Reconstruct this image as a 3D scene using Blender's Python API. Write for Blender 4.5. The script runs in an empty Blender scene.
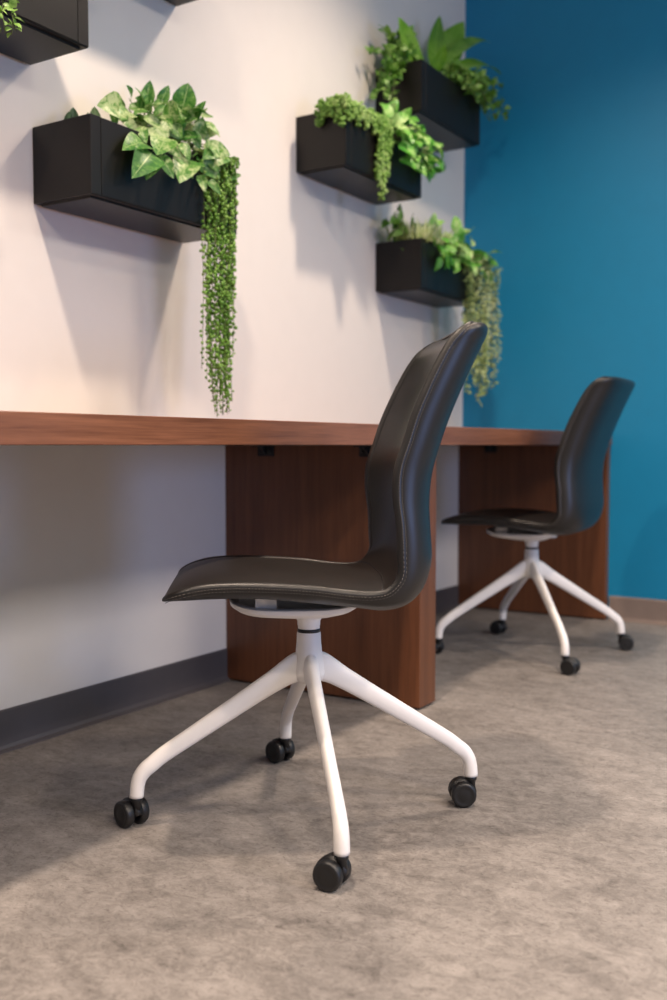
import bpy, math, random
from mathutils import Vector, Matrix
R = math.radians
PI = math.pi
C = bpy.context.scene.collection
SC = bpy.context.scene

# ---------------------------------------------------------------- camera
cd = bpy.data.cameras.new('camera'); cam = bpy.data.objects.new('camera', cd); C.objects.link(cam)
cam.location = (1.845, 0.0, 0.70)
cam.rotation_euler = (R(90 - 3.148), 0, R(32.3))
cd.sensor_fit = 'VERTICAL'; cd.sensor_height = 36; cd.sensor_width = 24; cd.lens = 36.0
cd.clip_start = 0.02
cd.dof.use_dof = True; cd.dof.focus_distance = 1.80; cd.dof.aperture_fstop = 2.8
SC.camera = cam

# ---------------------------------------------------------------- light
VS = SC.view_settings
VS.view_transform = 'Standard'; VS.look = 'None'; VS.gamma = 1; VS.use_curve_mapping = False
VS.exposure = 0.68
w = bpy.data.worlds.new('room_air'); SC.world = w; w.use_nodes = True
bg = w.node_tree.nodes['Background']
bg.inputs[0].default_value = (0.88, 0.90, 1.0, 1); bg.inputs[1].default_value = 0.14

def spot(name, loc, power, color, size=R(130), blend=0.9, radius=0.05, target=None):
    l = bpy.data.lights.new(name, 'SPOT'); l.energy = power; l.color = color
    l.spot_size = size; l.spot_blend = blend; l.shadow_soft_size = radius
    o = bpy.data.objects.new(name, l); C.objects.link(o); o.location = loc
    if target:
        o.rotation_euler = (Vector(target) - Vector(loc)).to_track_quat('-Z', 'Y').to_euler()
    return o

def area(name, loc, target, power, color, sx, sy):
    l = bpy.data.lights.new(name, 'AREA'); l.energy = power; l.color = color
    l.shape = 'RECTANGLE'; l.size = sx; l.size_y = sy
    o = bpy.data.objects.new(name, l); C.objects.link(o); o.location = loc
    o.rotation_euler = (Vector(target) - Vector(loc)).to_track_quat('-Z', 'Y').to_euler()
    return o

WARM = (1.0, 0.80, 0.63)
# row of recessed ceiling downlights along the desk
for y, p in ((-0.5, 78), (1.08, 108), (2.70, 76)):
    spot('downlight', (0.86, y, 2.7), p, WARM, R(140), 1.0, 0.06)
# second row over the open floor
for y, p in ((-0.5, 125), (1.1, 62), (2.65, 75)):
    spot('downlight', (2.55, y, 2.7), p, WARM, R(140), 1.0, 0.07)
# flat ceiling panels over the middle of the room
for y in (-0.2, 1.5, 3.2):
    area('ceiling_panel_light', (4.1, y, 2.72), (4.1, y + 0.001, 0), 40, (1.0, 0.88, 0.77), 1.1, 0.6)
# daylight from the windows across the room
area('window_daylight', (4.9, 1.35, 0.95), (0.0, 2.1, 0.40), 22, (0.30, 0.48, 1.0), 0.8, 0.8)

# ---------------------------------------------------------------- materials
def mat(name):
    m = bpy.data.materials.new(name); m.use_nodes = True
    nt = m.node_tree
    return m, nt, nt.nodes['Principled BSDF']

def N(nt, t, **kw):
    n = nt.nodes.new(t)
    for k, v in kw.items():
        if k in n.inputs: n.inputs[k].default_value = v
        else: setattr(n, k, v)
    return n

def coords(nt, scale, kind='Object', rot=(0, 0, 0)):
    tc = N(nt, 'ShaderNodeTexCoord'); mp = N(nt, 'ShaderNodeMapping')
    mp.inputs['Scale'].default_value = scale; mp.inputs['Rotation'].default_value = rot
    nt.links.new(tc.outputs[kind], mp.inputs[0]); return mp.outputs[0]

def ramp(nt, stops):
    r = N(nt, 'ShaderNodeValToRGB')
    e = r.color_ramp.elements
    while len(e) < len(stops): e.new(0.5)
    for i, (p, c) in enumerate(stops):
        e[i].position = p; e[i].color = (*c, 1)
    return r

def plain(name, col, rough=0.5, metal=0.0, bump=0.0, bscale=400, spec=0.5, var=0.05):
    m, nt, b = mat(name)
    v = coords(nt, (1, 1, 1))
    nz = N(nt, 'ShaderNodeTexNoise', Scale=bscale / 20, Detail=3.0); nt.links.new(v, nz.inputs['Vector'])
    r = ramp(nt, [(0.3, tuple(c * (1 - var) for c in col)), (0.7, tuple(min(1, c * (1 + var)) for c in col))])
    nt.links.new(nz.outputs['Fac'], r.inputs[0]); nt.links.new(r.outputs[0], b.inputs['Base Color'])
    b.inputs['Roughness'].default_value = rough; b.inputs['Metallic'].default_value = metal
    b.inputs['Specular IOR Level'].default_value = spec
    if bump:
        n2 = N(nt, 'ShaderNodeTexNoise', Scale=float(bscale), Detail=2.0); nt.links.new(v, n2.inputs['Vector'])
        bp = N(nt, 'ShaderNodeBump', Strength=bump, Distance=0.002)
        nt.links.new(n2.outputs['Fac'], bp.inputs['Height']); nt.links.new(bp.outputs[0], b.inputs['Normal'])
    return m

def wood(name, axis, dark, light, rough=0.38):
    m, nt, b = mat(name)
    sc = [26, 26, 26]; sc[axis] = 1.1
    v = coords(nt, tuple(sc))
    n1 = N(nt, 'ShaderNodeTexNoise', Scale=1.6, Detail=6.0, Roughness=0.6, Distortion=0.6); nt.links.new(v, n1.inputs['Vector'])
    sc2 = [190, 190, 190]; sc2[axis] = 5.0
    v2 = coords(nt, tuple(sc2))
    n2 = N(nt, 'ShaderNodeTexNoise', Scale=1.5, Detail=3.0, Roughness=0.7); nt.links.new(v2, n2.inputs['Vector'])
    mx = N(nt, 'ShaderNodeMix', data_type='FLOAT'); mx.inputs[0].default_value = 0.42
    nt.links.new(n1.outputs['Fac'], mx.inputs[2]); nt.links.new(n2.outputs['Fac'], mx.inputs[3])
    mid = tuple((a + c) / 2 for a, c in zip(dark, light))
    r = ramp(nt, [(0.34, dark), (0.5, mid), (0.66, light)])
    nt.links.new(mx.outputs[0], r.inputs[0]); nt.links.new(r.outputs[0], b.inputs['Base Color'])
    b.inputs['Roughness'].default_value = rough
    bp = N(nt, 'ShaderNodeBump', Strength=0.12, Distance=0.001)
    nt.links.new(n2.outputs['Fac'], bp.inputs['Height']); nt.links.new(bp.outputs[0], b.inputs['Normal'])
    return m

def floor_mat():
    m, nt, b = mat('concrete_look_vinyl')
    v = coords(nt, (1, 1, 1)); vs = coords(nt, (3.0, 5.5, 1), rot=(0, 0, R(-25)))
    a = N(nt, 'ShaderNodeTexNoise', Scale=2.2, Detail=9.0, Roughness=0.62); nt.links.new(v, a.inputs['Vector'])
    s = N(nt, 'ShaderNodeTexNoise', Scale=4.0, Detail=9.0, Roughness=0.72, Distortion=0.5); nt.links.new(vs, s.inputs['Vector'])
    f = N(nt, 'ShaderNodeTexNoise', Scale=38.0, Detail=8.0, Roughness=0.82, Distortion=1.2); nt.links.new(v, f.inputs['Vector'])
    m1 = N(nt, 'ShaderNodeMix', data_type='FLOAT'); m1.inputs[0].default_value = 0.55
    nt.links.new(a.outputs['Fac'], m1.inputs[2]); nt.links.new(s.outputs['Fac'], m1.inputs[3])
    m2 = N(nt, 'ShaderNodeMix', data_type='FLOAT'); m2.inputs[0].default_value = 0.42
    nt.links.new(m1.outputs[0], m2.inputs[2]); nt.links.new(f.outputs['Fac'], m2.inputs[3])
    r = ramp(nt, [(0.37, (0.090, 0.080, 0.074)), (0.46, (0.185, 0.168, 0.156)), (0.54, (0.265, 0.242, 0.226)), (0.66, (0.385, 0.352, 0.330))])
    nt.links.new(m2.outputs[0], r.inputs[0])
    vf = coords(nt, (70.0, 140.0, 1), rot=(0, 0, R(-25)))
    g = N(nt, 'ShaderNodeTexNoise', Scale=1.0, Detail=4.0, Roughness=0.8, Distortion=1.5); nt.links.new(vf, g.inputs['Vector'])
    gr = ramp(nt, [(0.32, (0.50, 0.48, 0.47)), (0.47, (1.0, 1.0, 1.0))]); nt.links.new(g.outputs['Fac'], gr.inputs[0])
    mm = N(nt, 'ShaderNodeMix', data_type='RGBA', blend_type='MULTIPLY'); mm.inputs[0].default_value = 1.0
    nt.links.new(r.outputs[0], mm.inputs[6]); nt.links.new(gr.outputs[0], mm.inputs[7]); nt.links.new(mm.outputs[2], b.inputs['Base Color'])
    b.inputs['Roughness'].default_value = 0.55; b.inputs['Specular IOR Level'].default_value = 0.35
    bp = N(nt, 'ShaderNodeBump', Strength=0.15, Distance=0.001)
    nt.links.new(m2.outputs[0], bp.inputs['Height']); nt.links.new(bp.outputs[0], b.inputs['Normal'])
    return m

def leather(name, col):
    m, nt, b = mat(name)
    v = coords(nt, (1, 1, 1))
    vo = N(nt, 'ShaderNodeTexVoronoi', Scale=420.0, feature='DISTANCE_TO_EDGE'); nt.links.new(v, vo.inputs['Vector'])
    nz = N(nt, 'ShaderNodeTexNoise', Scale=9.0, Detail=3.0); nt.links.new(v, nz.inputs['Vector'])
    r = ramp(nt, [(0.3, tuple(c * 0.85 for c in col)), (0.7, tuple(c * 1.15 for c in col))])
    nt.links.new(nz.outputs['Fac'], r.inputs[0]); nt.links.new(r.outputs[0], b.inputs['Base Color'])
    b.inputs['Roughness'].default_value = 0.37
    b.inputs['Specular IOR Level'].default_value = 0.5
    bp = N(nt, 'ShaderNodeBump', Strength=0.25, Distance=0.0006)
    nt.links.new(vo.outputs['Distance'], bp.inputs['Height']); nt.links.new(bp.outputs[0], b.inputs['Normal'])
    return m

def leaf_mat(name, dark, mid, pale, pale_at=0.62, scale=26.0, rough=0.42):
    m, nt, b = mat(name)
    v = coords(nt, (1, 1, 1))
    nz = N(nt, 'ShaderNodeTexNoise', Scale=scale, Detail=5.0, Roughness=0.7, Distortion=0.8); nt.links.new(v, nz.inputs['Vector'])
    n2 = N(nt, 'ShaderNodeTexNoise', Scale=7.0, Detail=1.0); nt.links.new(v, n2.inputs['Vector'])
    ad = N(nt, 'ShaderNodeMath', operation='MULTIPLY_ADD'); ad.inputs[1].default_value = 0.6; 
    nt.links.new(n2.outputs['Fac'], ad.inputs[0])
    sb = N(nt, 'ShaderNodeMath', operation='SUBTRACT'); sb.inputs[1].default_value = 0.3
    nt.links.new(nz.outputs['Fac'], sb.inputs[0]); nt.links.new(sb.outputs[0], ad.inputs[2])
    r = ramp(nt, [(0.36, dark), (0.50, mid), (pale_at, pale)])
    nt.links.new(ad.outputs[0], r.inputs[0])
    # paler midrib along the middle of every blade
    uv = N(nt, 'ShaderNodeTexCoord'); sp = N(nt, 'ShaderNodeSeparateXYZ'); nt.links.new(uv.outputs['UV'], sp.inputs[0])
    d1 = N(nt, 'ShaderNodeMath', operation='SUBTRACT'); d1.inputs[1].default_value = 0.5; nt.links.new(sp.outputs[1], d1.inputs[0])
    d2 = N(nt, 'ShaderNodeMath', operation='ABSOLUTE'); nt.links.new(d1.outputs[0], d2.inputs[0])
    d3 = N(nt, 'ShaderNodeMath', operation='LESS_THAN'); d3.inputs[1].default_value = 0.025; nt.links.new(d2.outputs[0], d3.inputs[0])
    mx = N(nt, 'ShaderNodeMix', data_type='RGBA'); nt.links.new(d3.outputs[0], mx.inputs[0])
    nt.links.new(r.outputs[0], mx.inputs[6]); mx.inputs[7].default_value = (*[0.5 * a + 0.5 * c for a, c in zip(mid, pale)], 1)
    nt.links.new(mx.outputs[2], b.inputs['Base Color'])
    b.inputs['Roughness'].default_value = rough
    tr = N(nt, 'ShaderNodeBsdfTranslucent'); nt.links.new(mx.outputs[2], tr.inputs[0])
    ms = N(nt, 'ShaderNodeMixShader'); ms.inputs[0].default_value = 0.25
    nt.links.new(b.outputs[0], ms.inputs[1]); nt.links.new(tr.outputs[0], ms.inputs[2])
    nt.links.new(ms.outputs[0], nt.nodes['Material Output'].inputs[0])
    return m

M = dict(
    wall=plain('warm_white_paint', (0.80, 0.755, 0.705), 0.6, bump=0.05, bscale=300, var=0.01),
    blue=plain('teal_blue_paint', (0.003, 0.222, 0.420), 0.5, bump=0.05, bscale=300, var=0.02),
    base=plain('grey_rubber_base', (0.078, 0.070, 0.074), 0.5, var=0.05),
    base2=plain('taupe_rubber_base', (0.25, 0.19, 0.16), 0.5, var=0.05),
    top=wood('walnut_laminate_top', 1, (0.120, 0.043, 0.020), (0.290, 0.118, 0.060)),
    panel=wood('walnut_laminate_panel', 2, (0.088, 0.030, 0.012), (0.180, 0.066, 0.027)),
    floor=floor_mat(),
    leather=leather('black_leather', (0.0118, 0.0106, 0.0102)),
    seam=plain('grey_brown_thread', (0.10, 0.088, 0.078), 0.55, var=0.2),
    white=plain('white_powder_coat', (0.84, 0.81, 0.79), 0.42, bump=0.08, bscale=700, var=0.01),
    black=plain('black_nylon', (0.010, 0.010, 0.011), 0.42, var=0.1),
    tread=plain('dark_grey_tread', (0.045, 0.042, 0.040), 0.35, var=0.1),
    planter=plain('black_powder_coated_steel', (0.0070, 0.0058, 0.0050), 0.38, bump=0.1, bscale=900, var=0.05, spec=0.32),
    soil=plain('dark_moss', (0.02, 0.022, 0.012), 0.9, bump=0.6, bscale=120, var=0.4),
    pothos=leaf_mat('variegated_leaf', (0.030, 0.150, 0.022), (0.120, 0.300, 0.050), (0.50, 0.60, 0.30), 0.63, 60.0),
    pearls=leaf_mat('pearl_leaf', (0.100, 0.250, 0.022), (0.210, 0.420, 0.060), (0.38, 0.58, 0.16), 0.66, 30.0),
    pearls_light=leaf_mat('light_pearl_leaf', (0.13, 0.30, 0.035), (0.26, 0.48, 0.085), (0.46, 0.64, 0.22), 0.66, 30.0),
    fern=leaf_mat('nest_fern_leaf', (0.070, 0.240, 0.010), (0.150, 0.370, 0.020), (0.26, 0.50, 0.06), 0.68, 8.0),
    small=leaf_mat('small_green_leaf', (0.060, 0.190, 0.018), (0.150, 0.340, 0.040), (0.34, 0.54, 0.15), 0.66, 30.0),
    bright=leaf_mat('bright_green_leaf', (0.060, 0.300, 0.030), (0.170, 0.480, 0.060), (0.55, 0.74, 0.30), 0.64, 22.0),
    pale=leaf_mat('pale_sedge_leaf', (0.260, 0.370, 0.100), (0.440, 0.530, 0.200), (0.66, 0.70, 0.42), 0.66, 30.0),
    succ=leaf_mat('dusky_succulent_leaf', (0.060, 0.130, 0.060), (0.120, 0.210, 0.100), (0.22, 0.32, 0.18), 0.66, 30.0),
    stem=plain('brown_green_stem', (0.10, 0.13, 0.035), 0.6, var=0.2),
)

# ---------------------------------------------------------------- mesh tools
class MB:
    def __init__(s): s.v = []; s.f = []; s.uv = []; s.sm = []
    def add(s, vs, fs, uvs=None, smooth=True):
        o = len(s.v); s.v += [tuple(p) for p in vs]
        for f in fs:
            s.f.append(tuple(i + o for i in f)); s.sm.append(smooth)
            s.uv.append([uvs[i] if uvs else (0.0, 0.0) for i in f])
    def box(s, a, b):
        x0, y0, z0 = a; x1, y1, z1 = b
        vs = [(x0, y0, z0), (x1, y0, z0), (x1, y1, z0), (x0, y1, z0), (x0, y0, z1), (x1, y0, z1), (x1, y1, z1), (x0, y1, z1)]
        s.add(vs, [(0, 3, 2, 1), (4, 5, 6, 7), (0, 1, 5, 4), (1, 2, 6, 5), (2, 3, 7, 6), (3, 0, 4, 7)], smooth=False)
    def rings(s, rs, cap0=True, cap1=True, closed=True, smooth=True):
        n = len(rs[0]); vs = [p for r in rs for p in r]; fs = []
        for i in range(len(rs) - 1):
            for j in range(n if closed else n - 1):
                k = (j + 1) % n
                fs.append((i * n + j, i * n + k, (i + 1) * n + k, (i + 1) * n + j))
        if cap0: fs.append(tuple(reversed(range(n))))
        if cap1: fs.append(tuple((len(rs) - 1) * n + j for j in range(n)))
        s.add(vs, fs, smooth=smooth)
    def tube(s, pts, rad, n=8, flat=None):
        pts = [Vector(p) for p in pts]
        if not isinstance(rad, (list, tuple)): rad = [rad] * len(pts)
        rs = []; up = None
        for i, p in enumerate(pts):
            t = (pts[min(i + 1, len(pts) - 1)] - pts[max(i - 1, 0)]).normalized()
            if up is None:
                up = Vector((0, 0, 1)) if abs(t.z) < 0.9 else Vector((1, 0, 0))
            a = t.cross(up).normalized(); b = a.cross(t).normalized(); up = b
            rs.append([p + a * (math.cos(2 * PI * k / n) * rad[i]) + b * (math.sin(2 * PI * k / n) * rad[i]) for k in range(n)])
        s.rings(rs)
    def lathe(s, prof, n=32, M4=None):
        rs = [[Vector((r * math.cos(2 * PI * k / n), r * math.sin(2 * PI * k / n), z)) for k in range(n)] for r, z in prof]
        if M4: rs = [[M4 @ p for p in r] for r in rs]
        s.rings(rs)
    def mesh(s, name, m):
        me = bpy.data.meshes.new(name); me.from_pydata(s.v, [], s.f)
        me.polygons.foreach_set('use_smooth', s.sm)
        ul = me.uv_layers.new(name='UVMap')
        ul.data.foreach_set('uv', [c for f in s.uv for u in f for c in u])
        me.materials.append(m); me.update(); return me
    def build(s, name, m, parent=None, bevel=0, seg=2, autosm=None, weld=False):
        o = bpy.data.objects.new(name, s.mesh(name, m)); C.objects.link(o)
        if parent: o.parent = parent
        finish(o, bevel, seg, weld)
        return o

def finish(o, bevel=0, seg=2, weld=False):
    if weld:
        o.modifiers.new('weld', 'WELD').merge_threshold = 0.00005
    if bevel:
        b = o.modifiers.new('bevel', 'BEVEL'); b.width = bevel; b.segments = seg; b.limit_method = 'ANGLE'; b.angle_limit = R(40)
        b.harden_normals = False

def tag(o, label=None, cat=None, group=None, kind=None):
    for k, v in (('label', label), ('category', cat), ('group', group), ('kind', kind)):
        if v: o[k] = v
    return o

def empty(name, loc, rz=0):
    o = bpy.data.objects.new(name, None); C.objects.link(o); o.location = loc; o.rotation_euler = (0, 0, rz)
    o.empty_display_size = 0.1
    return o

# ---------------------------------------------------------------- the room
YB = 3.962      # face of the blue wall
def struct(name, a, b, m):
    k = MB(); k.box(a, b); return tag(k.build(name, m), kind='structure')
struct('floor', (-0.12, -1.6, -0.05), (5.6, YB + 0.12, 0.0), M['floor'])
struct('wall_left', (-0.12, -1.6, 0.0), (0.0, YB, 2.75), M['wall'])
struct('wall_back', (-0.12, YB, 0.0), (5.6, YB + 0.12, 2.75), M['blue'])

def cove_base(name, p0, p1, nrm, m, h=0.096):
    """flexible wall base with a small cove toe, run along p0-p1, sticking out along nrm"""
    prof = [(0.0, 0.0), (0.016, 0.0), (0.016, 0.003), (0.009, 0.007), (0.0055, 0.015), (0.005, 0.03), (0.005, h - 0.004), (0.002, h), (0.0, h)]
    k = MB(); nv = Vector(nrm)
    k.rings([[Vector(p) + nv * a + Vector((0, 0, z)) for a, z in prof] for p in (p0, p1)], smooth=False)
    return tag(k.build(name, m), kind='structure')
cove_base('baseboard_left', (0, -1.6, 0), (0, 2.3195, 0), (1, 0, 0), M['base'])
cove_base('baseboard_left', (0, 2.415, 0), (0, 3.923, 0), (1, 0, 0), M['base'])
cove_base('baseboard_back', (0.652, YB, 0), (5.6, YB, 0), (0, -1, 0), M['base2'])

# ---------------------------------------------------------------- built-in desk
desk = empty('wall_desk', (0.0, 2.3, 0.0))
tag(desk, 'long brown walnut laminate desk along the white wall on two slab end panels', 'desk')
OY = 2.3
def dbox(name, a, b, m, bev=0.0015):
    k = MB(); k.box((a[0], a[1] - OY, a[2]), (b[0], b[1] - OY, b[2])); return k.build(name, m, desk, bev)
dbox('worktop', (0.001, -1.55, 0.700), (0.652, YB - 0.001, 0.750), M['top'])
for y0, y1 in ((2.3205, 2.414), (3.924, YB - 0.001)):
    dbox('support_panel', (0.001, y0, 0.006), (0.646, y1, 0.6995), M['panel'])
    for x in (0.08, 0.56): dbox('glide', (x, y0 + .008, 0.0), (x + .03, min(y1 - .004, y0 + .05), 0.006), M['black'], 0)
    for x in (0.15, 0.49):
        k = MB(); yy = y0 - OY
        k.box((x - 0.028, yy - 0.004, 0.668), (x + 0.028, yy, 0.6995)); k.box((x - 0.028, yy - 0.034, 0.695), (x + 0.028, yy - 0.004, 0.6995))
        k.rings([[(xx, yy - 0.004, 0.672), (xx, yy - 0.030, 0.695), (xx, yy - 0.004, 0.695)] for xx in (x - 0.003, x + 0.003)], smooth=False)
        for sx in (-0.016, 0.016):
            k.lathe([(0.004, 0), (0.004, 0.002), (0.0, 0.003)], 10, Matrix.Translation((x + sx, yy - 0.004, 0.681)) @ Matrix.Rotation(R(90), 4, 'X'))
        k.build('mounting_bracket', M['black'], desk)

# ---------------------------------------------------------------- chairs
ROWS = [  # centre of the inner face, edge seam, outer face: (u back-to-front, z)
 ((0.252,0.4475),(0.255,0.4394),(0.251,0.4333)), ((0.244,0.4566),(0.247,0.4485),(0.242,0.4332)), ((0.219,0.4688),(0.221,0.4587),(0.217,0.4322)), ((0.172,0.4769),(0.174,0.4678),(0.172,0.4322)),
 ((0.102,0.4769),(0.102,0.4688),(0.102,0.4322)), ((0.012,0.4708),(0.012,0.4637),(0.012,0.4239)), ((-0.058,0.4637),(-0.058,0.4546),(-0.068,0.4151)),
 ((-0.107,0.4627),(-0.097,0.4536),(-0.127,0.4080)), ((-0.137,0.4729),(-0.120,0.4607),(-0.172,0.4201)), ((-0.163,0.5002),(-0.137,0.4840),(-0.201,0.4516)),
 ((-0.172,0.5378),(-0.136,0.5195),(-0.215,0.4972)), ((-0.175,0.5783),(-0.134,0.5662),(-0.213,0.5479)), ((-0.174,0.6189),(-0.128,0.6128),(-0.211,0.5986)),
 ((-0.178,0.6645),(-0.130,0.6594),(-0.216,0.6493)), ((-0.192,0.7101),(-0.144,0.7030),(-0.230,0.7000)), ((-0.216,0.7629),(-0.161,0.7548),(-0.251,0.7578)),
 ((-0.244,0.8237),(-0.189,0.8166),(-0.279,0.8217)), ((-0.256,0.8724),(-0.215,0.8642),(-0.303,0.8724)), ((-0.261,0.890),(-0.234,0.886),(-0.312,0.892)),
 ((-0.270,0.9025),(-0.253,0.9015),(-0.312,0.904)), ((-0.279,0.9095),(-0.270,0.9100),(-0.305,0.910))]
SUB = 5
def cr(p0, p1, p2, p3, t):
    return tuple(0.5 * ((2 * b) + (-a + c) * t + (2 * a - 5 * b + 4 * c - d) * t * t + (-a + 3 * b - 3 * c + d) * t ** 3) for a, b, c, d in zip(p0, p1, p2, p3))
def dense():
    out = []; n = len(ROWS)
    for i in range(n - 1):
        q = [ROWS[max(i - 1, 0)], ROWS[i], ROWS[i + 1], ROWS[min(i + 2, n - 1)]]
        for k in range(SUB):
            out.append(tuple(cr(q[0][j], q[1][j], q[2][j], q[3][j], k / SUB) for j in range(3)))
    out.append(ROWS[-1]); return out
DR = dense()
cum = [0.0]
for a, b in zip(DR, DR[1:]): cum.append(cum[-1] + math.dist(a[1], b[1]))
TOT = cum[-1]
def halfw(i):
    s = cum[i]; e = TOT - s; f = s / TOT
    wd = 0.212 if f < 0.55 else 0.212 - 0.020 * ((f - 0.55) / 0.45) ** 1.5
    for dist, r in ((s, 0.045), (e, 0.040)):
        if dist < r: wd -= r - math.sqrt(max(0, r * r - (r - dist) ** 2))
    return wd
NV = 20
def shell_section(i):
    Ci, Ce, Co = DR[i]; wd = halfw(i); ring = []
    for k in range(NV + 1):
        v = -1 + 2 * k / NV; v = math.copysign(abs(v) ** 0.75, v)
        a = abs(v) ** 3.2
        ring.append((Ci[0] + (Ce[0] - Ci[0]) * a, v * (wd - 0.004), Ci[1] + (Ce[1] - Ci[1]) * a))
    for k in range(NV + 1):
        th = PI * k / NV     # from +w edge round the outside to the -w edge
        c, s_ = math.cos(th), math.sin(th)
        v = math.copysign(abs(c) ** 0.62, c); a = s_ ** 0.72
        ring.append((Ce[0] + (Co[0] - Ce[0]) * a, v * wd, Ce[1] + (Co[1] - Ce[1]) * a))
    return ring

def chair_meshes():
    D = {}
    k = MB(); k.rings([shell_section(i) for i in range(len(DR))]); D['shell'] = k.mesh('upholstered_shell', M['leather'])
    # corded seam round the rim
    k = MB()
    def edge(side, off, du):
        return [(DR[i][1][0] + du * (DR[i][2][0] - DR[i][1][0]), side * (halfw(i) - off), DR[i][1][1] + du * (DR[i][2][1] - DR[i][1][1])) for i in range(len(DR))]
    L = edge(1, 0.0070, 0.12); Rr = edge(-1, 0.0070, 0.12); RT = 0.0086
    n0 = len(L); rad = [RT * min(1, .22 + i / 16, .22 + (n0 - 1 - i) / 14) for i in range(n0)]
    k.tube(L + [((L[-1][0]), 0, L[-1][2])] + Rr[::-1], rad + [rad[-1]] + rad[::-1], 14)
    k.tube([L[0], (L[0][0], 0, L[0][2]), Rr[0]], rad[0], 10)
    D['piping'] = k.mesh('piping', M['leather'])
    # two rows of stitches along the outer flank of the roll
    for side in (1, -1):
        k = MB(); base = L if side > 0 else Rr
        for th in (R(8), R(48)):
            pts = []
            for q in range(3, n0 - 3):
                o = Vector((DR[q][2][0] - DR[q][1][0], 0, DR[q][2][1] - DR[q][1][1])).normalized()
                pts.append(Vector(base[q]) + (Vector((0, side, 0)) * math.cos(th) + o * math.sin(th)) * (RT + .0001))
            for a, b in zip(pts, pts[1:]):
                n = max(1, int((b - a).length / 0.0045))
                for j in range(n):
                    k.tube([a.lerp(b, (j + 0.15) / n), a.lerp(b, (j + 0.78) / n)], 0.0006, 4)
        D['stitch%d' % side] = k.mesh('stitching', M['seam'])
    k = MB(); q = 7 * SUB + 3; pts = []
    for j in range(25):
        v = -1 + 2 * j / 24; a = abs(v) ** 3.2; Ci, Ce, Co = DR[q]; wd = halfw(q)
        pts.append((Ci[0] + (Ce[0] - Ci[0]) * a + .0002, v * (wd - .010), Ci[1] + (Ce[1] - Ci[1]) * a + .0002))
    k.tube(pts, 0.0015, 6); D['crease'] = k.mesh('crease_seam', M['leather'])
    # cast seat bracket: shallow dish with a raised rim and two cross arms
    def se(a, b, z, cx=0.026, n=40, p=3.0):
        r = []
        for j in range(n):
            t = 2 * PI * j / n; c, s_ = math.cos(t), math.sin(t)
            r.append((cx + a * math.copysign(abs(c) ** (2 / p), c), b * math.copysign(abs(s_) ** (2 / p), s_), z + .013 * (a * abs(c) ** (2 / p) / .13) ** 4))
        return r
    k = MB()
    k.rings([se(.020, .020, .380, 0), se(.050, .040, .382, .006), se(.108, .088, .392), se(.120, .100, .398), se(.122, .102, .406), se(.119, .098, .4085),
             se(.107, .084, .4085), se(.100, .077, .400), se(.040, .034, .391), se(.020, .020, .391, 0)])
    k.box((-.080, -.016, .392), (.130, .016, .424))
    k.box((.062, -.080, .400), (.100, .080, .4255))
    D['bracket'] = k.mesh('seat_bracket', M['white'])
    k = MB(); k.lathe([(.0, .356), (.0205, .356), (.0205, .362), (.0215, .365), (.0215, .372), (.026, .379), (.034, .384), (.0, .388)]); D['collar'] = k.mesh('collar', M['white'])
    k = MB(); k.lathe([(.0, .350), (.0212, .350), (.0212, .3575), (.0, .3575)]); D['ring'] = k.mesh('bearing_ring', M['black'])
    k = MB(); k.lathe([(.0, .352), (.0205, .352), (.0222, .3495), (.0230, .331), (.0250, .311), (.029, .294), (.031, .276), (.027, .262), (.016, .254), (.0, .252)], 40)
    D['hub'] = k.mesh('base_hub', M['white'])
    # one leg, along +x
    path = [(.006, .287, .060, .030), (.022, .284, .056, .030), (.040, .276, .048, .027), (.060, .264, .042, .0255), (.10, .2395, .0375, .0245), (.16, .202, .034, .0235), (.22, .1645, .031, .0225),
            (.27, .133, .029, .0225), (.290, .1175, .0285, .0235), (.304, .106, .0285, .0245), (.314, .092, .027, .0255), (.3185, .075, .0262, .0262), (.320, .0565, .0262, .0262)]
    pts = []
    P2 = path
    for i in range(len(P2) - 1):
        q = [P2[max(i - 1, 0)], P2[i], P2[i + 1], P2[min(i + 2, len(P2) - 1)]]
        for j in range(3): pts.append(cr(*q, j / 3))
    pts.append(P2[-1]); rs = []
    for i, (x, z, h, wd) in enumerate(pts):
        a = pts[max(i - 1, 0)]; b = pts[min(i + 1, len(pts) - 1)]
        tx, tz = b[0] - a[0], b[1] - a[1]; l = math.hypot(tx, tz); tx /= l; tz /= l
        if i == len(pts) - 1: tx, tz = 0, -1
        nx, nz = -tz, tx       # up-ish normal in the leg's plane
        ring = []
        for j in range(20):
            t = 2 * PI * j / 20; c, s_ = math.cos(t), math.sin(t); pw = 0.72 if x < .30 else 0.9
            yy = wd / 2 * math.copysign(abs(c) ** pw, c); hh = h / 2 * math.copysign(abs(s_) ** pw, s_)
            if s_ > 0: yy *= 1 - 0.18 * abs(s_)   # narrower along the top
            ring.append((x + nx * hh, yy, z + nz * hh))
        rs.append(ring)
    k = MB(); k.rings(rs); D['leg'] = k.mesh('leg', M['white'])
    # twin-wheel caster, stem at the origin, wheels offset along +x, axle along y
    RW = 0.0245; ox = 0.017
    ax = lambda y: Matrix.Translation((ox, y, RW)) @ Matrix.Rotation(R(-90), 4, 'X')
    k = MB(); k.lathe([(.0, -.0085), (RW - .006, -.0085), (RW - .001, -.0075), (RW, -.0045), (RW, .0045), (RW - .0015, .0078), (RW - .0045, .0092), (RW - .007, .0088), (RW - .010, .0078), (.010, .0090), (.0, .0092)], 40)
    D['wheel'] = k.mesh('wheel', M['black'])
    k = MB(); k.lathe([(RW - .002, -.0035), (RW + .0004, -.003), (RW + .0004, .003), (RW - .002, .0035)], 40); D['tread'] = k.mesh('tyre', M['tread'])
    k = MB()
    k.lathe([(.0, .024), (.0085, .024), (.0085, .047), (.0110, .050), (.0110, .058), (.0, .058)], 24)
    arc = []
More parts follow.
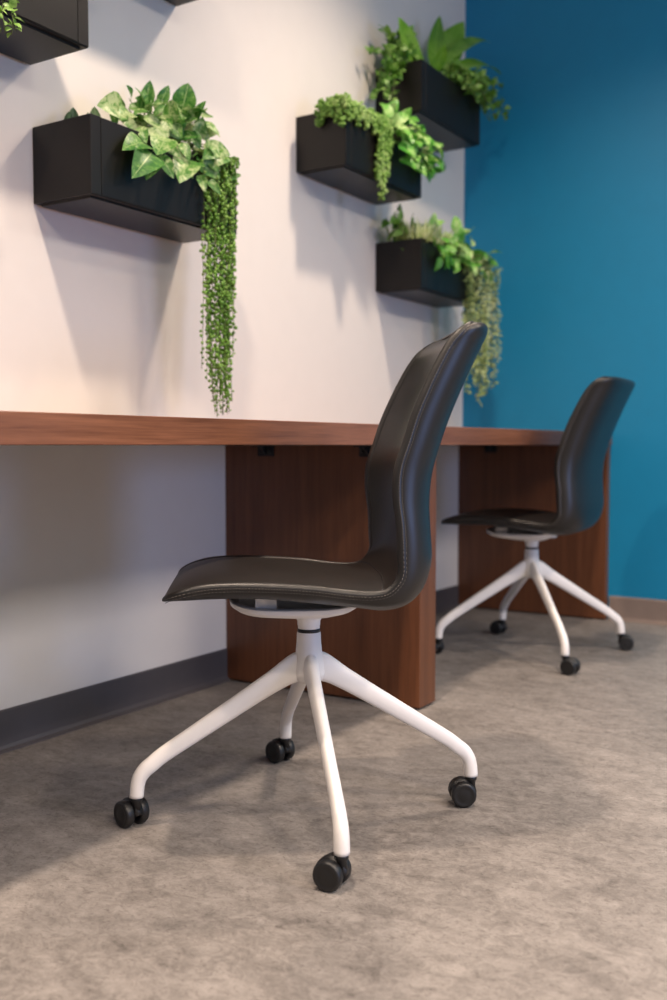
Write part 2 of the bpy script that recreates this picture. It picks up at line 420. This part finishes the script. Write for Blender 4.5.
    for yy in (-.0065, .0065):
        r_ = []
        for j in range(13):
            t = R(10 + 170 * j / 12); r_.append((ox + math.cos(t) * (RW + .0025), yy, RW + math.sin(t) * (RW + .0025)))
        r_ += [(ox - .012, yy, RW - .006), (ox + .010, yy, RW - .006)]
        arc.append(r_)
    k.rings(arc)
    k.lathe([(.0, -.012), (.005, -.012), (.005, .012), (.0, .012)], 12, Matrix.Translation((ox, 0, RW)) @ Matrix.Rotation(R(90), 4, 'X'))
    D['hood'] = k.mesh('caster', M['black'])
    return D
CM = chair_meshes()
def link(name, me, parent, loc=(0, 0, 0), rot=(0, 0, 0), bevel=0):
    o = bpy.data.objects.new(name, me); C.objects.link(o); o.parent = parent; o.location = loc; o.rotation_euler = rot
    finish(o, bevel); return o
def make_chair(loc, face, legs, casters, label):
    t = tag(empty('office_chair', loc, R(face)), label, 'chair', 'leather office chairs')
    link('upholstered_shell', CM['shell'], t)
    link('piping', CM['piping'], t); link('crease_seam', CM['crease'], t)
    for side in (1, -1): link('stitching', CM['stitch%d' % side], t)
    link('seat_bracket', CM['bracket'], t, bevel=0.0015)['label'] = 'white metal bracket under the seat'
    link('collar', CM['collar'], t); link('bearing_ring', CM['ring'], t)
    hub = link('base_hub', CM['hub'], t, rot=(0, 0, R(legs - face)))
    for q in range(4):
        link('leg', CM['leg'], hub, rot=(0, 0, R(90 * q)))
        a = R(legs - face + 90 * q)
        c = link('caster', CM['hood'], t, (0.320 * math.cos(a), 0.320 * math.sin(a), 0), (0, 0, R(casters[q] - face)))
        for sgn in (1, -1):
            wh = link('wheel', CM['wheel'], c, (0.017, sgn * 0.0160, 0.0245), (R(-90 * sgn), 0, 0))
    return t
# caster angle = direction the wheels trail; listed for legs at L, L+90, L+180, L+270
make_chair((.813, 1.546, 0), 216.8, 43, (-145, 170, 167, -173), 'black leather office chair with white four star base standing nearest, in front')
make_chair((0.618, 3.190, 0), 185, 40, (20, 170, 168, -5), 'black leather office chair seen from behind beside the blue wall')

# ---------------------------------------------------------------- planters
def planter(y0, y1, z0, label, zt=None):
    zt = zt or z0 + 0.180; d = 0.186; L = y1 - y0; h = zt - z0
    t = tag(empty('wall_planter', (0.0, y0, z0)), label, 'planter', 'black box planters on the white wall')
    k = MB(); th = 0.004
    o_ = [(0.0015, 0), (d, 0), (d, L), (0.0015, L)]
    i_ = [(0.0015 + th, th), (d - th, th), (d - th, L - th), (0.0015 + th, L - th)]
    u_ = [(0.0015 + .012, .012), (d - .012, .012), (d - .012, L - .012), (0.0015 + .012, L - .012)]
    k.rings([[(x, y, 0.0) for x, y in u_], [(x, y, 0.005) for x, y in u_], [(x, y, 0.005) for x, y in o_], [(x, y, h) for x, y in o_],
             [(x, y, h) for x, y in i_], [(x, y, 0.02) for x, y in i_]], smooth=False)
    k.build('box_body', M['planter'], t, 0.0012, 2)
    k = MB(); g = 0.032
    k.box((d + .0002, g, 0.0075), (d + .0026, L - g, h - 0.0005)); k.build('front_panel', M['planter'], t, 0.0006, 1)
    for a, b in ((0.0, g - .0018), (L - g + .0018, L)):
        k = MB(); k.box((d + .0002, a, 0.0065), (d + .0026, b, h)); k.build('corner_trim', M['planter'], t, 0.0009, 2)
    k = MB(); k.box((0.006, 0.005, h - 0.06), (d - .005, L - 0.005, h - 0.022)); k.build('soil', M['soil'], t)
    return t
planter(1.090, 1.614, 1.566, 'black box planter cut off by the top left corner of the photo')
planter(1.616, 2.139, 1.252, 'black box planter holding variegated ivy, lowest and largest above the desk')
planter(1.600, 2.120, 1.880, 'bare black planter of which only the underside shows at top edge')
planter(2.692, 3.202, 1.567, 'black box planter with thick short pearl rope, left of the far three')
planter(3.200, 3.700, 1.874, 'black box planter under the broad leaved fern, highest of the far three')
planter(3.204, 3.700, 1.255, 'black box planter lowest of the far three, behind the near chair back')

# ---------------------------------------------------------------- leaves
def leaf(k, b, t, wr, hint, bow=0.12, fold=0.22, shape='ovate', nl=8, nw=5):
    b = Vector(b); t = Vector(t); ax = t - b; Ln = ax.length
    if Ln < 1e-5: return
    ax.normalize(); n = Vector(hint); n = n - ax * n.dot(ax)
    if n.length < 1e-3: n = Vector((0.3, 0.2, 1)); n = n - ax * n.dot(ax)
    n.normalize(); s = n.cross(ax); vs = []; uv = []
    for i in range(nl + 1):
        q = i / nl
        if shape == 'ovate': pr = (math.sin(PI * q ** 0.72) ** 0.72) * (1 - 0.18 * q) if 0 < q < 1 else 0
        elif shape == 'lance': pr = math.sin(PI * q ** 0.9) ** 0.8 if 0 < q < 1 else 0
        else: pr = math.sqrt(max(0, 1 - (2 * q - 1) ** 2))
        hw = Ln * wr * 0.5 * pr
        for j in range(nw):
            c = -1 + 2 * j / (nw - 1)
            off = bow * Ln * 4 * q * (1 - q) - (1 - q) * 0 + fold * hw * abs(c) + 0.05 * hw * math.sin(9 * q + 3 * c)
            p = b + ax * (q * Ln) + s * (c * hw) + n * off
            if shape == 'ovate' and q < 0.2: p -= ax * (abs(c) * 0.06 * Ln * (1 - q / 0.2) * (1 if q > 0 else 0))
            vs.append(p); uv.append((q, j / (nw - 1)))
    fs = [(i * nw + j, i * nw + j + 1, (i + 1) * nw + j + 1, (i + 1) * nw + j) for i in range(nl) for j in range(nw - 1)]
    k.add(vs, fs, uv)

def blob(k, c, r, rnd):      # a small plump bead leaf
    c = Vector(c); n = 5; rs = []
    ax = Vector((rnd.gauss(0, 1), rnd.gauss(0, 1), rnd.gauss(0, 1))).normalized()
    u = ax.orthogonal().normalized(); v = ax.cross(u)
    for a, rr in ((-1, .25), (-.5, .87), (.4, .92), (1.15, .15)):
        rs.append([c + ax * (a * r) + (u * math.cos(2 * PI * j / n) + v * math.sin(2 * PI * j / n)) * (rr * r) for j in range(n)])
    k.rings(rs)

def plant(name, label, cat, loc, parts, group=None):
    t = tag(empty(name, loc), label, cat, group)
    for nm, k, m in parts:
        k.v = [(p[0] - loc[0], p[1] - loc[1], p[2] - loc[2]) for p in k.v]
        k.build(nm, m, t)
    return t

def ovate_cluster(k, st, rnd, n, box, size, width=(.5, .75), out=(0.5, 0, 0.2), root=None):
    (x0, x1), (y0, y1), (z0, z1) = box
    for _ in range(n):
        c = Vector((rnd.uniform(x0, x1), rnd.uniform(y0, y1), rnd.uniform(z0, z1)))
        d = Vector((rnd.gauss(out[0], .45), rnd.gauss(out[1], .55), rnd.gauss(out[2], .5))).normalized()
        L = rnd.uniform(*size)
        leaf(k, c, c + d * L, rnd.uniform(*width), (rnd.gauss(.8, .4), rnd.gauss(-.35, .4), rnd.gauss(.7, .4)), rnd.uniform(.05, .2))
        if st is not None and root:
            r0 = Vector(root) + Vector((rnd.uniform(-.03, .03), rnd.uniform(-.05, .05), 0))
            mid = r0.lerp(c, .55) + Vector((0, 0, .02))
            st.tube([r0, mid, c], 0.0011, 4)

POTHOS1=[((0.108, 1.807, 1.503), (0.132, 1.691, 1.479), 0.62),
  ((0.068, 1.867, 1.552), (0.092, 1.829, 1.574), 0.6),
  ((0.078, 1.911, 1.55), (0.102, 1.904, 1.606), 0.65),
  ((0.088, 1.951, 1.56), (0.112, 1.962, 1.609), 0.6),
  ((0.108, 2.016, 1.561), (0.132, 2.014, 1.627), 0.95),
  ((0.188, 1.795, 1.406), (0.212, 1.689, 1.365), 0.55),
  ((0.206, 1.792, 1.385), (0.23, 1.7, 1.302), 0.62),
  ((0.213, 1.802, 1.372), (0.237, 1.739, 1.306), 0.55),
  ((0.21, 1.813, 1.384), (0.234, 1.838, 1.332), 0.6),
  ((0.198, 1.855, 1.438), (0.222, 1.792, 1.377), 0.8),
  ((0.203, 1.928, 1.403), (0.227, 1.867, 1.328), 0.75),
  ((0.188, 1.98, 1.411), (0.212, 2.042, 1.381), 0.6),
  ((0.203, 1.9, 1.436), (0.227, 1.905, 1.391), 0.6),
  ((0.188, 1.866, 1.421), (0.212, 1.899, 1.401), 0.6),
  ((0.148, 1.894, 1.514), (0.172, 1.946, 1.459), 0.8),
  ((0.158, 1.819, 1.486), (0.182, 1.851, 1.454), 0.7),
  ((0.138, 1.767, 1.472), (0.162, 1.793, 1.443), 0.6),
  ((0.178, 2.013, 1.459), (0.202, 2.097, 1.453), 0.5),
  ((0.148, 2.019, 1.526), (0.172, 2.046, 1.478), 0.7),
  ((0.198, 2.102, 1.448), (0.222, 2.112, 1.428), 0.7),
  ((0.178, 1.784, 1.447), (0.202, 1.78, 1.403), 0.6),
  ((0.178, 1.897, 1.489), (0.202, 1.906, 1.447), 0.7),
  ((0.198, 2.008, 1.426), (0.222, 2.024, 1.391), 0.6),
  ((0.178, 1.842, 1.474), (0.202, 1.855, 1.434), 0.8),
  ((0.128, 1.993, 1.551), (0.152, 1.908, 1.511), 0.5),
  ((0.108, 1.82, 1.513), (0.132, 1.857, 1.519), 0.6),
  ((0.198, 1.978, 1.378), (0.222, 1.968, 1.329), 0.5),
  ((0.198, 2.008, 1.372), (0.222, 2.029, 1.335), 0.5),
  ((0.188, 2.083, 1.455), (0.212, 2.011, 1.403), 0.6),
  ((0.078, 1.943, 1.553), (0.102, 1.955, 1.577), 0.6),
  ((0.178, 1.964, 1.484), (0.202, 1.974, 1.439), 0.7),
  ((0.118, 1.818, 1.499), (0.142, 1.75, 1.458), 0.6),
  ((0.078, 1.915, 1.551), (0.102, 1.849, 1.547), 0.6),
  ((0.138, 2.052, 1.553), (0.162, 2.079, 1.553), 0.4),
  ((0.128, 2.074, 1.567), (0.152, 2.066, 1.574), 0.4),
  ((0.088, 1.985, 1.55), (0.112, 1.973, 1.561), 0.5),
  ((0.188, 2.041, 1.464), (0.212, 1.971, 1.412), 0.6),
  ((0.188, 2.136, 1.422), (0.212, 2.068, 1.377), 0.5),]
rnd = random.Random(4)
k = MB(); st = MB()
for i, (b, t, wr) in enumerate(POTHOS1):
    b = Vector(b); t = Vector(t)
    leaf(k, b, t, wr * 1.0, (0.8, -0.6 + rnd.uniform(-.3, .3), 0.2 + rnd.uniform(-.3, .3)), rnd.uniform(.04, .14), .25)
    r0 = Vector((0.10 + rnd.uniform(-.02, .03), 1.892 + rnd.uniform(-.06, .10), 1.415))
    mid = r0.lerp(b, .5) + Vector((.01, 0, .03))
    st.tube([r0, mid, b, b.lerp(t, .15)], [.0018, .0015, .0011, .0008], 5)
ovate_cluster(k, st, rnd, 64, ((.07, .175), (1.800, 2.070), (1.435, 1.525)), (.045, .07), root=(.10, 1.911, 1.415), out=(.4, 0, .15))
ovate_cluster(k, st, rnd, 12, ((.16, .20), (1.949, 2.121), (1.39, 1.46)), (.04, .055), root=(.12, 2.007, 1.415), out=(.5, .1, -.3))
plant('variegated_ivy', 'large leaved cream and green ivy spilling over the front of its planter', 'plant', (.10, 1.911, 1.415), [('leaves', k, M['pothos']), ('stems', st, M['stem'])])

def strings(rnd, n, ypos, x, ztop, zend, spacing, r, spread=0.012, over=None):
    k = MB(); st = MB()
    for i in range(n):
        y, xx = ypos(i), x + rnd.uniform(-.014, .016)
        ze = zend(i); zt = ztop + rnd.uniform(-.005, .008); ph = rnd.uniform(0, 6)
        pts = [(0.13 + rnd.uniform(-.02, .02), y + rnd.uniform(-.02, .02), ztop - 0.03), (0.165, y, zt + .012)]
        z = zt
        while z > ze:
            s = (zt - z); pts.append((xx + .005 * math.sin(ph + s * 9), y + .006 * math.sin(ph * 2 + s * 7) + (over(i) * s if over else 0), z)); z -= .03
        st.tube(pts, .0009, 4)
        for a, b in zip(pts[1:], pts[2:]):
            L = math.dist(a, b); m = max(1, int(L / spacing))
            for j in range(m):
                p = Vector(a).lerp(Vector(b), (j + rnd.random() * .6) / m)
                f = max(0.45, min(1, (p.z - ze) / .12 + .45))
                th = rnd.uniform(0, 2 * PI); o = Vector((math.cos(th), math.sin(th), 0)) * rnd.uniform(.002, spread * .5)
                blob(k, p + o, r * f * rnd.uniform(.75, 1.2), rnd)
    return k, st

rnd = random.Random(9)
ys = [2.016 + .108 * (i / 27) + rnd.uniform(-.006, .006) for i in range(28)]
ends = [rnd.choice([.79, .81, .84, .88, .92, .97, 1.04]) + rnd.uniform(-.02, .02) for _ in ys]
ends[0] = .95; ends[-1] = 1.02; ends[-2] = .98; ends[14] = .765; ends[17] = .775; ends[10] = .765; ends[12] = .77; ends[20] = .80
k, st = strings(rnd, 28, lambda i: ys[i], .196, 1.437, lambda i: ends[i], .0078, .0049, .016, lambda i: (-.045 * (i / 27 - .25)))
k2, st2 = strings(rnd, 2, lambda i: 1.989 + .012 * i, .190, 1.437, lambda i: .835 + .05 * i, .013, .0046, .012)
k.add(k2.v, k2.f); st.add(st2.v, st2.f)
plant('string_of_pearls', 'long curtain of thin green pearl strings hanging almost to the desk', 'plant', (.15, 2.074, 1.41), [('bead_leaves', k, M['pearls']), ('stems', st, M['stem'])])

rnd = random.Random(2)
k = MB()
for (y, x, h) in ((1.669, .055, .034), (1.678, .060, .044), (1.687, .052, .028), (1.709, .082, .036), (1.717, .090, .050), (1.725, .08, .03)):
    zb = 1.413
    leaf(k, (x, y, zb), (x + .006, y + rnd.uniform(-.004, .004), 1.4345 + h * 1.15), .42, (1, -.6, .1), .03, .9, 'lance')
plant('succulent', 'small dark succulent tips poking up behind the near planter rim', 'plant', (.07, 1.696, 1.413), [('leaves', k, M['succ'])])

# far left box (third planter): pearl rope and pothos
rnd = random.Random(12)
k = MB(); st = MB()
for _ in range(950):
    y = rnd.uniform(2.672, 2.900); q = (y - 2.672) / .228; u = rnd.random()
    if u < .22:   # spilling over the left end
        y = rnd.uniform(2.668, 2.686); x = rnd.uniform(.085, .19); z = rnd.uniform(1.705 + .02 * math.sin(x * 60), 1.765)
    elif u < .45:  # spilling over the front rim
        x = rnd.uniform(.194, .206); z = 1.765 - rnd.random() * (.035 + .028 * math.sin(y * 60) ** 2)
    else:
        x = rnd.uniform(.085, .200); z = 1.752 + (.014 + .022 * math.sin(y * 41 + 1) ** 2) * rnd.random() ** .6
    blob(k, (x, y, z), rnd.uniform(.0045, .0072), rnd)
for i in range(16):
    y0 = 2.868 + .080 * i / 15; ze = 1.475 + abs(i - 5) * .016 + rnd.uniform(0, .03)
    pts = [(.12, y0 - .02, 1.735), (.165, y0, 1.785), (.200, y0, 1.770)]
    z = 1.74
    while z > ze: pts.append((.203 + .006 * math.sin(z * 30 + i), y0 + (1.74 - z) * (.9 * (2.895 - y0)), z)); z -= .02
    st.tube(pts, .0012, 4)
    for a, b in zip(pts[1:], pts[2:]):
        for j in range(4):
            blob(k, Vector(a).lerp(Vector(b), j / 4) + Vector((rnd.uniform(-.006, .008), rnd.uniform(-.009, .009), 0)), rnd.uniform(.0045, .0068), rnd)
plant('string_of_pearls', 'short thick rope of plump pale green pearls over a planter corner', 'plant', (.13, 2.847, 1.735), [('bead_leaves', k, M['pearls_light']), ('stems', st, M['stem'])])

rnd = random.Random(21)
k = MB(); st = MB()
ovate_cluster(k, st, rnd, 36, ((.08, .19), (2.960, 3.190), (1.755, 1.815)), (.05, .075), (.6, .8), (.5, 0, -.1), (.11, 3.096, 1.735))
ovate_cluster(k, st, rnd, 46, ((.194, .235), (2.955, 3.270), (1.655, 1.78)), (.05, .075), (.6, .85), (.3, .1, -.5), (.14, 3.096, 1.735))
plant('variegated_ivy', 'bright pale leaved ivy beside the short thick pearl rope', 'plant', (.12, 3.096, 1.735), [('leaves', k, M['bright']), ('stems', st, M['stem'])])

# highest far box: nest fern with broad blades, small leaved trailers either side
FERN=[((0.15, 3.293, 2.08), (0.16, 3.08, 2.161), 0.3),
  ((0.12, 3.472, 2.135), (0.12, 3.479, 2.317), 0.3),
  ((0.12, 3.519, 2.154), (0.1, 3.734, 2.388), 0.3),
  ((0.16, 3.41, 2.095), (0.2, 3.365, 2.155), 0.42),
  ((0.13, 3.567, 2.205), (0.15, 3.879, 2.342), 0.14),
  ((0.16, 3.564, 2.147), (0.2, 3.88, 2.202), 0.2),
  ((0.1, 3.381, 2.122), (0.06, 3.14, 2.112), 0.2),]
k = MB(); root = Vector((.11, 3.401, 2.045))
t = tag(empty('nest_fern', root), 'fern with broad upright bright green blades in the highest far planter', 'plant')
for i, (b, tip, wr) in enumerate(FERN):
    k = MB(); b = Vector(b).lerp(root, .45); tip = Vector(tip); tip.y = min(tip.y, 3.917)
    hint = (.75, -.65, .1) if i not in (4, 5) else (.5, -.4, .8)
    leaf(k, b - root, tip - root, wr, hint, .10 if i in (4, 5) else -.05, .15, 'lance', 12, 7)
    k.build('blade', M['fern'], t)
rnd = random.Random(33)
def sprig(k, st, rnd, p0, p1, n, size, sag=.03, width=(.6, .9)):
    p0, p1 = Vector(p0), Vector(p1); pts = []
    for i in range(7):
        q = i / 6; pts.append(p0.lerp(p1, q) + Vector((rnd.uniform(-.004, .004), rnd.uniform(-.004, .004), sag * 4 * q * (1 - q))))
    st.tube(pts, .0012, 4)
    for i in range(n):
        q = (i + .5) / n * 5.99; a = pts[int(q)].lerp(pts[int(q) + 1], q % 1)
        d = Vector((rnd.gauss(.3, .6), rnd.gauss(0, .7), rnd.gauss(.05, .6))).normalized()
        leaf(k, a, a + d * rnd.uniform(*size), rnd.uniform(*width), (rnd.gauss(.7, .5), rnd.gauss(-.3, .5), rnd.gauss(.7, .4)), .1, .2, 'ovate', 4, 3)
k = MB(); st = MB()
for _ in range(34):
    y = rnd.uniform(3.36, 3.69)
    p0 = (rnd.uniform(.09, .16), min(y, 3.68), 2.05)
    dz = (y - 3.36) * .22
    p1 = (rnd.uniform(.20, .26), y + rnd.uniform(.0, .12), rnd.uniform(2.035 - dz, 2.10 + dz * .3))
    sprig(k, st, rnd, p0, p1, 18, (.020, .036), .045)
for p1 in ((.25, 3.812, 1.99), (.25, 3.841, 2.03), (.24, 3.783, 2.02)):
    sprig(k, st, rnd, (.15, 3.611, 2.05), p1, 16, (.018, .032), .05)
plant('trailing_creeper', 'small leaved creeper trailing against the blue wall beside the fern', 'plant', (.12, 3.573, 2.045), [('leaves', k, M['small']), ('stems', st, M['stem'])], None)
k = MB(); st = MB()
for _ in range(22):
    sprig(k, st, rnd, (rnd.uniform(.04, .12), rnd.uniform(3.215, 3.30), 2.045), (rnd.uniform(.04, .14), rnd.uniform(3.13, 3.29), rnd.uniform(2.07, 2.17)), 14, (.024, .038), .02)
for _ in range(18):
    sprig(k, st, rnd, (rnd.uniform(.04, .12), 3.215, 2.05), (rnd.uniform(.05, .13), rnd.uniform(3.04, 3.18), rnd.uniform(1.89, 2.06)), 16, (.02, .034), .035)
plant('trailing_creeper', 'small leaved creeper left of the broad fern against the white wall', 'plant', (.08, 3.287, 2.045), [('leaves', k, M['small']), ('stems', st, M['stem'])], None)

# lowest far box
rnd = random.Random(44)
k = MB(); st = MB()
for _ in range(7):
    sprig(k, st, rnd, (rnd.uniform(.07, .12), rnd.uniform(3.215, 3.27), 1.415), (rnd.uniform(.06, .14), rnd.uniform(3.14, 3.28), rnd.uniform(1.48, 1.56)), 6, (.04, .06), .0, (.45, .65))
plant('leafy_seedling', 'sparse upright dark leaved plant at the left end of the lowest far planter', 'plant', (.10, 3.277, 1.415), [('leaves', k, M['small']), ('stems', st, M['stem'])])
k = MB()
for _ in range(260):
    y = rnd.uniform(3.215, 3.48); b = Vector((rnd.uniform(.05, .16), y, 1.415))
    leaf(k, b, b + Vector((rnd.gauss(.02, .025), rnd.gauss(0, .03), rnd.uniform(.05, .105))), .10, (1, -.4, .2), .1, .3, 'lance', 4, 3)
plant('sedge_grass', 'tuft of fine pale grass blades in the lowest far planter', 'plant', (.10, 3.382, 1.415), [('blades', k, M['pale'])])
k = MB(); st = MB()
ovate_cluster(k, st, rnd, 46, ((.07, .19), (3.32, 3.66), (1.44, 1.525)), (.045, .07), (.55, .8), (.5, .1, .1), (.11, 3.497, 1.415))
ovate_cluster(k, st, rnd, 52, ((.194, .235), (3.27, 3.72), (1.375, 1.46)), (.045, .07), (.55, .8), (.3, .15, -.4), (.14, 3.516, 1.415))
plant('broad_leaf_ivy', 'bright green ivy heaped over the right end of the lowest far planter', 'plant', (.12, 3.516, 1.415), [('leaves', k, M['bright']), ('stems', st, M['stem'])])
k = MB(); st = MB()
for i in range(32):
    y = 3.560 + .24 * (i / 31) + rnd.uniform(-.01, .01); x = rnd.uniform(.17, .24)
    ze = .83 + rnd.uniform(0, .22) + (.16 if i < 4 else 0) + (.10 if i > 27 else 0)
    pts = [(.13, min(y, 3.650), 1.42), (.165, min(y, 3.659), 1.462), (.195, .5 * (y + min(y, 3.659)), 1.452)]; z = 1.41
    while z > ze: pts.append((x + .006 * math.sin(z * 20 + i), y + .02 * math.sin(z * 6 + i), z)); z -= .03
    st.tube(pts, .001, 4)
    for a, b in zip(pts[1:], pts[2:]):
        for j in range(6):
            p = Vector(a).lerp(Vector(b), (j + rnd.random()) / 6)
            d = Vector((rnd.gauss(0, .7), rnd.gauss(0, .7), rnd.gauss(-.5, .3))).normalized()
            leaf(k, p, p + d * rnd.uniform(.012, .024), .4, (1, -.3, .4), .1, .2, 'lance', 3, 3)
plant('trailing_sedum', 'long feathery pale curtain hanging in front of the blue wall', 'plant', (.14, 3.659, 1.415), [('leaves', k, M['pale']), ('stems', st, M['stem'])])

# top left box: trailing sprigs at the frame's left edge and a leaf beyond its right end
rnd = random.Random(55)
k = MB(); st = MB()
for i in range(9):
    y = 1.271 + .0152 * i
    sprig(k, st, rnd, (.19, y, 1.755), (.205 + rnd.uniform(0, .012), y + rnd.uniform(-.01, .01), 1.49 + rnd.uniform(0, .06)), 24, (.014, .024), .0)
    sprig(k, st, rnd, (.12, y, 1.72), (.19, y, 1.755), 4, (.014, .024), .015)
plant('trailing_creeper', 'small leaved strands hanging down the planter at top left frame edge', 'plant', (.15, 1.319, 1.72), [('leaves', k, M['small']), ('stems', st, M['stem'])], None)
k = MB(); st = MB()
for _ in range(5):
    sprig(k, st, rnd, (.05, 1.558, 1.72), (rnd.uniform(.04, .07), rnd.uniform(1.72, 1.78), rnd.uniform(1.745, 1.79)), 9, (.025, .04), .03)
plant('small_fern_sprig', 'bright leaf tips showing past the right end of the top left planter', 'plant', (.05, 1.575, 1.72), [('leaves', k, M['small']), ('stems', st, M['stem'])])
